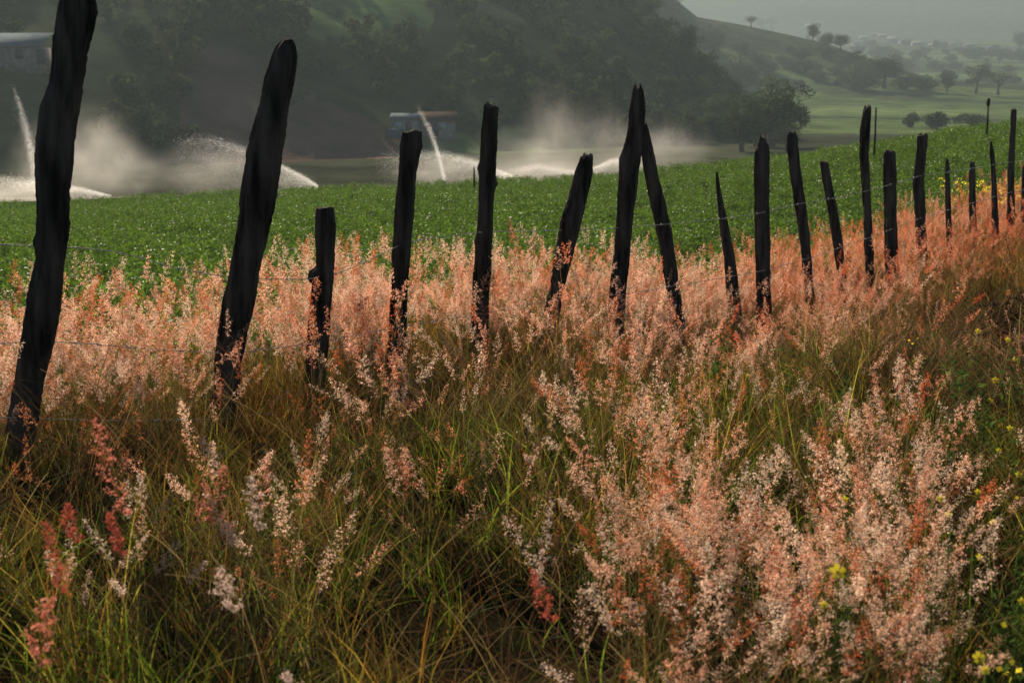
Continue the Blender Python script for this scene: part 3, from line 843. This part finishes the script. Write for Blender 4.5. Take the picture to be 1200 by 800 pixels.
wire([(-40, 404), (50, 400), (100, 402), (170, 409), (270, 414), (370, 402), (460, 384), (560, 368), (655, 350), (730, 345), (790, 335), (890, 318), (940, 305), (1015, 280), (1080, 255), (1185, 225), (1220, 220)],
     'middle strand of barbed wire, running through the pink seed heads')
wire([(-40, 488), (30, 490), (150, 493), (250, 491), (370, 478), (460, 450), (560, 425), (655, 400), (790, 370)],
     'lowest strand of barbed wire, hanging low over the green grass by the two nearest posts')

# ------------------------------------------------------------------ trees
def tree_proto(h, R, kind='round'):
    """returns (trunk mesh, crown mesh) with the base at the origin"""
    ft = {'round': .06, 'open': .22, 'bush': .0}[kind]
    g, cs = crown_geo(R, h * (1 - ft), {'round': 34, 'open': 20, 'bush': 26}[kind], {'round': 4200, 'open': 1700, 'bush': 2600}[kind], .30 if kind != 'open' else .26, h * ft,
                      flat=.6 if kind == 'open' else 1.0)
    t = Geo()
    t.tube(np.array([[0, 0, -.4], [.06 * R, 0, h * .2], [.1 * R, .05 * R, h * .45], [.05 * R, 0, h * .8]]), [.045 * h, .035 * h, .025 * h, .008 * h], k=8)
    for c in cs[:9]:
        s0 = np.array([.08 * R, .03 * R, h * rng.uniform(.22, .5)])
        t.tube(np.array([s0, (s0 + c[:3]) / 2 + [0, 0, -.05 * h], c[:3]]), [.018 * h, .012 * h, .005 * h], k=5)
    return t.mesh('trunk', [M_bark]), g.mesh('crown', [M_tree])

PR = {}
for i in range(4): PR['round', i] = tree_proto(9, 3.9, 'round')
for i in range(2): PR['open', i] = tree_proto(9, 4.6, 'open')
for i in range(3): PR['bush', i] = tree_proto(4, 2.6, 'bush')

def tree(px, py, hpx, kind, label, group=None, wide=1.0, hit=None, y0=70):
    p = ground_hit(px, py, y0) if hit is None else np.array(hit)
    H = hpx / F * p[1]
    base_h = {'round': 9, 'open': 9, 'bush': 4.2}[kind]
    s = H / base_h
    v = rng.integers(0, {'round': 4, 'open': 2, 'bush': 3}[kind])
    tm, cm = PR[kind, int(v)]
    nm = {'round': 'tree', 'open': 'tree', 'bush': 'shrub'}[kind]
    t = thing(nm, p - [0, 0, .2], label, nm, group, rz=rng.uniform(0, 6.28))
    t.scale = (s * wide, s * wide, s)
    put('trunk', tm, t); put('crown', cm, t)
    return t

# edge of the big hill, seen against the valley
ET = 'trees down the right-hand edge of the big hill'
for a in [(905, 172, 92, 'round', 'large dark tree at the foot of the hill nose beside the pale green fields', 1.15),
          (872, 120, 62, 'round', 'dark tree above and left of the large one at the hill foot', 1.1),
          (922, 178, 36, 'round', 'low dark tree at the very foot of the hill nose, right of the large one', 1.2),
          (870, 178, 60, 'round', 'dark tree behind the mist, left of the large one at the hill foot', 1.3),
          (836, 75, 52, 'round', 'rounded dark tree standing up from the middle of the hill edge', .9),
          (800, 70, 50, 'round', 'tree halfway down the hill edge, left of the rounded dark one', 1.1),
          (780, 34, 44, 'round', 'broad tree at the top of the hill edge', 1.3),
          (815, 100, 40, 'round', 'tree below the rounded dark one on the hill edge', 1.3),
          (845, 130, 46, 'round', 'tree in deep shade low on the hill nose', 1.3),
          (810, 160, 50, 'round', 'tree half veiled by spray at the hill foot', 1.3),
          (886, 172, 74, 'round', 'dark tree crowding the left side of the large one at the hill foot', 1.2),
          (898, 150, 46, 'round', 'tree rising behind the large one at the hill foot', 1.2),
          (850, 160, 62, 'round', 'broad dark tree in the mist at the foot of the hill nose', 1.3),
          (826, 130, 48, 'round', 'dark tree on the lower hill edge above the mist', 1.3),
          (756, 30, 40, 'round', 'leftmost tree at the top of the hill edge', 1.2),
          (770, 165, 44, 'bush', 'shrub half veiled by spray at the hill foot', 1.2)]:
    tree(a[0], a[1], a[2], a[3], a[4], ET, a[5])
VT = 'trees standing in the valley fields'
for a in [(1143, 110, 42, 'open', 'open-crowned tree on the field edge, left of the pair at the right', 1.0),
          (1170, 112, 36, 'open', 'flat-topped spreading tree, right of the pair at the right', 1.2),
          (1036, 104, 46, 'round', 'large rounded tree in the middle of the valley hedge', 1.4),
          (1000, 104, 30, 'bush', 'bush in the valley hedge left of the large rounded tree', 1.4),
          (1012, 106, 22, 'bush', 'low bush touching the large rounded tree from the left', 1.4),
          (1062, 106, 18, 'bush', 'low bush right of the large rounded tree in the hedge', 1.6),
          (1084, 107, 20, 'bush', 'bush in the hedge midway between the large tree and the open-crowned tree', 1.5),
          (1110, 109, 24, 'round', 'small tree left of the open-crowned tree', 1.0),
          (1069, 150, 20, 'bush', 'small round shrub just behind the crop crest', .9),
          (1097, 152, 28, 'bush', 'large round shrub just behind the crop crest', 1.1),
          (1140, 148, 20, 'bush', 'wide low shrub behind the crop crest, right of the large round one', 1.9),
          (893, 34, 14, 'round', 'small lone tree on the skyline of the spur', 1.3),
          (905, 36, 18, 'open', 'thin pale tree on the skyline of the spur', 1.0),
          (880, 32, 16, 'open', 'thin tree at the upper end of the spur skyline', 1.2),
          (952, 50, 26, 'round', 'taller tree where the spur runs down to the village', .9),
          (968, 60, 26, 'round', 'tree among others at the lower end of the spur', 1.0),
          (985, 60, 24, 'round', 'broad tree at the lower end of the spur', 1.1),
          (925, 62, 10, 'bush', 'small bush on the strip fields of the spur', 1.2),
          (942, 86, 20, 'bush', 'bush below the strip fields of the spur', 1.3),
          (890, 88, 34, 'round', 'tree beside the strip fields, near the big hill', 1.1),
          (868, 72, 30, 'round', 'tree touching the big hill edge by the strip fields', 1.2),
          (1196, 62, 30, 'round', 'tree cut by the right edge of the picture below the far mountain', 1.0)]:
    tree(a[0], a[1], a[2], a[3], a[4], VT, a[5])
# village tree line, each its own
for i in range(34):
    x = 1000 + i * 6.2 + rng.uniform(-3, 3); y = 60 + rng.uniform(-4, 18)
    tree(x, y, rng.uniform(7, 15), 'round' if i % 3 else 'bush', 'small hazy tree in the scattered rows below the village', 'small far trees below the village', 1.3)
for i in range(34):
    x = 885 + i * 9.5 + rng.uniform(-6, 6); y = (70, 84, 98)[i % 3] + rng.uniform(-3, 4)
    tree(x, y, rng.uniform(8, 16), 'bush', 'low hazy shrub in the dark hedgerows above the pale fields', 'hedgerow shrubs above the pale fields', 1.6)

# woodland on the hillside (a far mass nobody could count)
N0 = 24000
X = rng.uniform(-190, 90, N0); Y = rng.uniform(165, 520, N0)
d = (X + 58) * (-.637) + (Y - 165) * .771; d2 = 45 + (Y - 250) * .10 - X
ok = (d > 1) & (d2 > -4)
b1, b2 = patches(X, Y, terrain(X, Y)); open_ = b1 | b2
pr = np.clip((vnoise(X, Y, 22, 77) - .15) * 1.6, .15, 1) * np.where(open_, .03, .46)
for hp in (ground_hit(22, 80), ground_hit(512, 160), ground_hit(474, 160)):
    ok &= ~((np.abs(X - hp[0]) < 13) & (Y > hp[1] - 34) & (Y < hp[1] + 9))
keep = ok & (rng.uniform(size=N0) < pr)
X, Y = X[keep], Y[keep]; n = len(X); print('wood', n)
wood_protos = []
for i in range(4):
    gg, _ = crown_geo(2.6, 4.6, 12, 420, .62, 0.0, col=(.050, .066, .026)); wood_protos.append(unlinked('woodland_crown', gg.mesh('wood', [M_tree])))
scatter('woodland', wood_protos, np.stack([X, Y, terrain(X, Y) - .3], 1), rndrot(n, .1), rng.uniform(.45, 1.5, n), rng.integers(0, 4, n), np.zeros(n),
        kind='stuff', label='dark hazy woodland and scrub covering the big hill')

# ------------------------------------------------------------------ houses
M_wallw = noisy('whitewash', (.15, .145, .13), (.22, .21, .19), 1.5, bump=.1)
M_wallb = noisy('mud_wall', (.13, .11, .10), (.22, .19, .17), 1.5, bump=.1)
M_tin = noisy('tin_roof', (.08, .10, .11), (.12, .14, .15), .8, rough=.95, bump=.1, spec=0)
M_tile = noisy('red_roof', (.042, .031, .026), (.058, .038, .031), 2, bump=.2, spec=0)
M_darkw = noisy('dark_opening', (.02, .02, .02), (.04, .04, .045), 2, rough=.3, spec=.5)
M_blue = noisy('blue_sheet', (.03, .048, .066), (.04, .06, .08), 2, rough=.9, spec=0)
M_pwin = noisy('pale_window', (.20, .24, .28), (.26, .30, .33), 2, rough=.3)

def house(p, W, D, Hw, Hr, wall, roof, label, rz=0.0, over=.35, windows=(), group=None, name='house', shed=False):
    t = thing(name, p, label, 'house' if name == 'house' else name, group, rz)
    g = Geo(); g.box((-W / 2, -D / 2, -1.2), (W / 2, D / 2, Hw))
    if not shed:
        for sx in (-1, 1):
            x = sx * W / 2
            g.add([(x, -D / 2, Hw), (x, D / 2, Hw), (x, 0, Hw + Hr), (x - sx * .12, -D / 2, Hw), (x - sx * .12, D / 2, Hw), (x - sx * .12, 0, Hw + Hr)],
                  T=[(0, 1, 2), (3, 5, 4)], Q=[(0, 2, 5, 3), (1, 4, 5, 2)])
    put('wall', g.mesh('wall', [wall]), t)
    r = Geo(); e = over; th = .10
    def slab(a, b, c, d):
        P = np.array([a, b, c, d], float); U = P + [0, 0, th]
        r.add(np.vstack([P, U]), Q=[(0, 3, 2, 1), (4, 5, 6, 7), (0, 1, 5, 4), (1, 2, 6, 5), (2, 3, 7, 6), (3, 0, 4, 7)])
    if shed:
        slab((-W / 2 - e, -D / 2 - e, Hw + .03), (W / 2 + e, -D / 2 - e, Hw + .03), (W / 2 + e, D / 2 + e, Hw + Hr), (-W / 2 - e, D / 2 + e, Hw + Hr))
    else:
        k = Hr / (D / 2)
        slab((-W / 2 - e, -D / 2 - e, Hw - k * e + .03), (W / 2 + e, -D / 2 - e, Hw - k * e + .03), (W / 2 + e, 0, Hw + Hr + .03), (-W / 2 - e, 0, Hw + Hr + .03))
        slab((W / 2 + e, D / 2 + e, Hw - k * e + .03), (-W / 2 - e, D / 2 + e, Hw - k * e + .03), (-W / 2 - e, 0, Hw + Hr + .03), (W / 2 + e, 0, Hw + Hr + .03))
    put('roof', r.mesh('roof', [roof]), t)
    for (x, z, w, h, kind) in windows:
        f = Geo(); f.box((x - w / 2, -D / 2 - .06, z), (x + w / 2, -D / 2 + .02, z + h))
        put('door' if kind == 'door' else 'window', f.mesh('opening', [M_pwin if kind == 'pale' else M_darkw]), t)
    return t

def sz(px, p): return px / F * p[1]
p = ground_hit(22, 80)
house(p + [0, 0, .3], sz(66, p), sz(30, p), sz(20, p), sz(16, p), M_wallb, M_tin, 'long brown farm shed with a pale tin roof at the left edge of the hillside', rz=-.12,
      windows=((-3, .8, 1.2, 1.2, 'dark'), (1, .8, 1.1, 1.2, 'dark'), (4, 0, 1.1, 2.0, 'door')), name='shed', shed=True)
p = ground_hit(512, 160)
house(p, sz(42, p), sz(20, p), sz(19, p), sz(8, p), M_wallw, M_tile, 'pale house with a dull red roof behind the narrow upright water jet', rz=.08,
      windows=((sz(6, p), 1.0, 1.0, 1.1, 'pale'), (-sz(10, p), 1.0, .9, 1.1, 'dark'), (-sz(2, p), 0, .9, 1.9, 'door')))
p = ground_hit(474, 160) + [0, 2, 0]
house(p, sz(30, p), sz(18, p), sz(20, p), sz(5, p), M_wallw, M_tin, 'white tin-roofed house left of the red-roofed one, above the blue shelter', rz=-.05,
      windows=((-sz(7, p), .9, .9, 1.1, 'pale'), (sz(5, p), .9, .9, 1.1, 'dark')), shed=True)
# blue tarpaulin shelter
p = ground_hit(462, 164)
t = thing('shelter', p, 'small blue tarpaulin shelter left of the pale houses', 'shelter', None, .1)
g = Geo(); w, h = sz(22, p), sz(12, p)
g.add([(-w / 2, -1.3, h * .8), (w / 2, -1.3, h * .8), (w / 2, 1.3, h), (-w / 2, 1.3, h), (-w / 2, -1.3, h * .8 + .06), (w / 2, -1.3, h * .8 + .06), (w / 2, 1.3, h + .06), (-w / 2, 1.3, h + .06)],
      Q=[(0, 3, 2, 1), (4, 5, 6, 7), (0, 1, 5, 4), (1, 2, 6, 5), (2, 3, 7, 6), (3, 0, 4, 7)])
g.box((-w / 2 + .05, -1.25, .2), (w / 2 - .05, -1.2, h * .8 - .01))
put('canopy', g.mesh('canopy', [M_blue]), t)
for sx in (-1, 1):
    for sy in (-1, 1):
        q = Geo(); q.tube([(sx * (w / 2 - .1), sy * 1.1, -.3), (sx * (w / 2 - .1), sy * 1.1, h * .8)], .05, k=6); put('pole', q.mesh('pole', [M_bark]), t)
# village on the far slope
vil = [(1012, 44, 9, 'w'), (1024, 40, 8, 'w'), (1034, 42, 10, 'w'), (1046, 47, 13, 'w'), (1060, 49, 12, 't'), (1074, 51, 11, 'w'), (1083, 50, 8, 't'), (1092, 53, 9, 'w'),
       (1116, 50, 6, 'w'), (1135, 53, 10, 'w'), (1160, 55, 8, 't'), (1184, 62, 13, 't'), (948, 30, 9, 'w'), (1004, 50, 9, 't')]
for i, (x, y, w, k) in enumerate(vil):
    p = ground_hit(x, y + 3)
    W = sz(w, p)
    house(p, W, W * .6, W * .30, W * .16, M_wallw, M_tin if k == 't' else M_wallw,
          'small pale house in the hazy village under the far mountain' if k == 'w' else 'small tin-roofed house in the hazy village under the far mountain',
          rz=rng.uniform(-.4, .4), windows=((-W * .2, W * .08, W * .12, W * .12, 'dark'), (W * .22, W * .08, W * .12, W * .12, 'dark')),
          group='pale village houses far off' if k == 'w' else 'tin-roofed village houses far off')

# thin stakes and sprinkler risers on the crop crest
def stake(px, ytop, ybot, Y, label, knob=False, name='stake'):
    a = at(px, ytop, Y); b = at(px, ybot, Y); gz = float(terrain(b[0], Y))
    g = Geo(); g.tube([(0, 0, -.2), (.01, 0, (a[2] - gz) * .5), (0, 0, a[2] - gz)], [.035, .03, .025], (.05, .04, .03), k=8)
    if knob: g.tube([(0, 0, a[2] - gz - .1), (0, 0, a[2] - gz + .12)], [.06, .05], k=8)
    put(name, g.mesh(name, [M_post]), loc=(b[0], Y, gz), label=label, category=name)
stake(555.5, 196, 212, 46, 'thin short stake on the crest of the crop, left of the tall rough post')
stake(1157, 120, 142, 44, 'thin stake with a knobbed top on the crest, left of the last tall post', True)
stake(1025, 126, 162, 42, 'thin grey pole behind the tall crooked post')

# ------------------------------------------------------------------ water sprays
def droplet_mat():
    m, nt, out = nodes('water_drops')
    N, L = nt.nodes.new, nt.links.new
    d = N('ShaderNodeBsdfDiffuse'); d.inputs[0].default_value = (.9, .9, .9, 1)
    t = N('ShaderNodeBsdfTranslucent'); t.inputs[0].default_value = (.95, .93, .9, 1)
    ms = N('ShaderNodeMixShader'); ms.inputs[0].default_value = .75
    L(d.outputs[0], ms.inputs[1]); L(t.outputs[0], ms.inputs[2]); L(ms.outputs[0], out.inputs[0])
    return m
M_drop = droplet_mat()

def mist_mat(name, dens):
    m, nt, out = nodes(name)
    N, L = nt.nodes.new, nt.links.new
    tc = N('ShaderNodeTexCoord')
    gr = N('ShaderNodeVectorMath'); gr.operation = 'LENGTH'; L(tc.outputs['Object'], gr.inputs[0])   # object space: unit ball
    mr = N('ShaderNodeMapRange'); mr.interpolation_type = 'SMOOTHSTEP'
    L(gr.outputs['Value'], mr.inputs[0]); mr.inputs[1].default_value = 1.0; mr.inputs[2].default_value = .1; mr.inputs[3].default_value = 0; mr.inputs[4].default_value = 1
    nz = N('ShaderNodeTexNoise'); nz.inputs['Scale'].default_value = 2.2; nz.inputs['Detail'].default_value = 4; L(tc.outputs['Object'], nz.inputs[0])
    m2 = N('ShaderNodeMapRange'); L(nz.outputs[0], m2.inputs[0]); m2.inputs[1].default_value = .35; m2.inputs[2].default_value = .7; m2.inputs[3].default_value = .15; m2.inputs[4].default_value = 1.3
    mu = N('ShaderNodeMath'); mu.operation = 'MULTIPLY'; L(mr.outputs[0], mu.inputs[0]); L(m2.outputs[0], mu.inputs[1])
    md = N('ShaderNodeMath'); md.operation = 'MULTIPLY'; L(mu.outputs[0], md.inputs[0]); md.inputs[1].default_value = dens * 1.25
    v = N('ShaderNodeVolumePrincipled'); v.inputs['Color'].default_value = (1.0, .96, .89, 1); v.inputs['Anisotropy'].default_value = .45
    L(md.outputs[0], v.inputs['Density']); L(v.outputs[0], out.inputs['Volume'])
    return m

def ball(name, mat):
    th = np.linspace(0, PI, 13); V = [(0, 0, 1)]; Q = []; T = []; k = 20
    for i in range(1, 12):
        for j in range(k):
            a = 2 * PI * j / k; V.append((math.sin(th[i]) * math.cos(a), math.sin(th[i]) * math.sin(a), math.cos(th[i])))
    V.append((0, 0, -1))
    for j in range(k): T.append((0, 1 + j, 1 + (j + 1) % k)); T.append((len(V) - 1, 1 + 10 * k + (j + 1) % k, 1 + 10 * k + j))
    for i in range(10):
        for j in range(k): Q.append((1 + i * k + j, 1 + (i + 1) * k + j, 1 + (i + 1) * k + (j + 1) % k, 1 + i * k + (j + 1) % k))
    return make_mesh(name, V, T, Q, None, [mat])

def spray(label, Y, path, width, ndrop, mists=(), drop=.022, fall=0.0):
    """path: photo points from the nozzle outwards; width: px at both ends; mists: (px, py, rx, ry, density)"""
    path = np.array(path, float)
    noz = at(path[0, 0], path[0, 1] + 3, Y); gz = float(terrain(noz[0], Y))
    t = thing('water_spray', (noz[0], Y, gz), label, 'water spray', 'irrigation sprays beyond the crop')
    o = np.array([noz[0], Y, gz])
    q = Geo(); q.tube([(0, 0, -.3), (0, 0, noz[2] - gz)], [.05, .04], k=8); q.tube([(0, 0, noz[2] - gz - .12), (.05, 0, noz[2] - gz + .1)], [.07, .03], k=8)
    put('nozzle', q.mesh('nozzle', [M_bark]), t)
    L = np.r_[0, np.cumsum(np.linalg.norm(np.diff(path, axis=0), axis=1))]; L /= L[-1]
    ndrop = int(ndrop * 2.2); tt = rng.beta(1.0, 1.9, ndrop)
    x = np.interp(tt, L, path[:, 0]); y = np.interp(tt, L, path[:, 1])
    w = width[0] + (width[1] - width[0]) * tt
    x = x + rng.normal(size=ndrop) * w * .35; y = y + rng.normal(size=ndrop) * w * .35
    if fall:                                            # water raining down out of the arc
        f = rng.uniform(size=ndrop) < .62
        y = np.where(f, y + rng.exponential(fall, ndrop) * (.2 + tt), y)
    dd = rng.normal(size=ndrop) * w / F * Y * .35
    P = np.array([at(a, b, Y + c) for a, b, c in zip(x, y, dd)]) - o
    P = P[P[:, 2] > 0]
    V, Q = diamonds(P, drop * rng.uniform(.5, 1.6, len(P)), aspect=.8)
    g = Geo(); g.add(V, Q=Q)
    put('jet', g.mesh('jet', [M_drop]), t)
    for (mx, my, rx, ry, de) in mists:
        c = at(mx, my, Y) - o
        m = put('mist', ball('mist', mist_mat('mist', de)), t, loc=c)
        m.scale = (rx / F * Y, rx / F * Y * .6, ry / F * Y)
    return t
YS = 105.0
spray('tall leaning jet of water at the far left, spraying up past the leftmost post', YS, [(46, 222), (40, 190), (30, 145), (22, 118), (14, 98)], (10, 3), 5000,
      ((62, 200, 60, 70, .14), (112, 178, 60, 66, .13), (140, 200, 70, 45, .09)), fall=10)
spray('low white arc of water skimming the crop at the far left', YS - 12, [(130, 230), (95, 222), (50, 215), (0, 210), (-60, 208)], (2, 14), 9000, ((20, 225, 95, 22, .18),), fall=10)
spray('long arc of water falling to the left of the second post', YS + 4, [(372, 218), (350, 205), (325, 193), (290, 178), (250, 165), (200, 165)], (2.2, 14), 12000,
      ((250, 200, 95, 42, .055), (335, 212, 42, 18, .10)), fall=22)
spray('narrow upright jet of water breaking into drops between two posts', YS - 8, [(521, 211), (515, 185), (506, 158), (496, 137), (487, 122)], (3, 5.5), 2400, ((512, 190, 26, 34, .03),))
spray('low arc of water spreading left of the tall rough post', YS, [(604, 208), (585, 201), (555, 190), (520, 182), (480, 181), (440, 190)], (2.5, 14), 11000,
      ((520, 200, 85, 26, .11),), fall=14)
spray('bright low spray with a high plume of mist left of the leaning post', YS - 6, [(680, 203), (655, 200), (630, 195), (600, 200), (575, 206)], (4, 7), 6000,
      ((648, 165, 48, 75, .12), (640, 203, 80, 24, .25), (620, 190, 90, 50, .07)), fall=6)
spray('bright low spray seen between the leaning post and the crossed pair', YS - 10, [(695, 199), (715, 190), (735, 186), (755, 186)], (3, 8), 5000,
      ((722, 196, 55, 22, .20), (765, 178, 85, 46, .10), (700, 170, 60, 60, .07)), fall=6)

# ------------------------------------------------------------------ haze
hz = Geo(); hz.box((-2600, -40, -14), (2600, 4300, 285))
m, nt, out = nodes('haze_air')
v = nt.nodes.new('ShaderNodeVolumePrincipled'); v.inputs['Color'].default_value = (.31, .385, .41, 1); v.inputs['Density'].default_value = .00048
v.inputs['Anisotropy'].default_value = .35
nt.links.new(v.outputs[0], out.inputs['Volume'])
hm = hz.mesh('haze', [m])
put('haze', hm, kind='stuff', label='pale blue-grey haze filling the valley')

# ------------------------------------------------------------------ light
EL, AZ = 30.0, -25.0
w = bpy.data.worlds.new('World'); SC.world = w; w.use_nodes = True
nt = w.node_tree; bg = nt.nodes['Background']; sky = nt.nodes.new('ShaderNodeTexSky'); sky.sky_type = 'NISHITA'
sky.sun_disc = False; sky.sun_elevation = math.radians(EL); sky.sun_rotation = math.radians(AZ); sky.altitude = 600
nt.links.new(sky.outputs[0], bg.inputs[0]); bg.inputs[1].default_value = .05
ld = bpy.data.lights.new('sun', 'SUN'); ld.energy = 5.0; ld.angle = math.radians(.5); ld.color = (1, .86, .68)
lo = bpy.data.objects.new('sun', ld); COL.objects.link(lo)
S = Vector((math.sin(math.radians(AZ)) * math.cos(math.radians(EL)), math.cos(math.radians(AZ)) * math.cos(math.radians(EL)), math.sin(math.radians(EL))))
lo.rotation_euler = (-S).to_track_quat('-Z', 'Y').to_euler()

cd = bpy.data.cameras.new('camera'); cam = bpy.data.objects.new('camera', cd); COL.objects.link(cam)
cam.location = (0, 0, CAMZ); cam.rotation_euler = (PI / 2 - PITCH, 0, 0)
cd.sensor_width = 36; cd.lens = F * 36 / 1200; cd.clip_start = .05; cd.clip_end = 9000
cd.dof.use_dof = True; cd.dof.focus_distance = 8.5; cd.dof.aperture_fstop = 5.6
SC.camera = cam
SC.view_settings.view_transform = 'Standard'; SC.view_settings.look = 'None'; SC.view_settings.exposure = 1.1; SC.view_settings.gamma = 1
SC.render.engine = 'CYCLES'
cy = SC.cycles
cy.max_bounces = 5; cy.diffuse_bounces = 2; cy.glossy_bounces = 1; cy.transmission_bounces = 4; cy.volume_bounces = 0; cy.transparent_max_bounces = 8
cy.use_denoising = True; cy.denoising_prefilter = 'ACCURATE'; cy.denoiser = 'OPENIMAGEDENOISE'; cy.denoising_input_passes = 'RGB_ALBEDO_NORMAL'
cy.volume_max_steps = 128
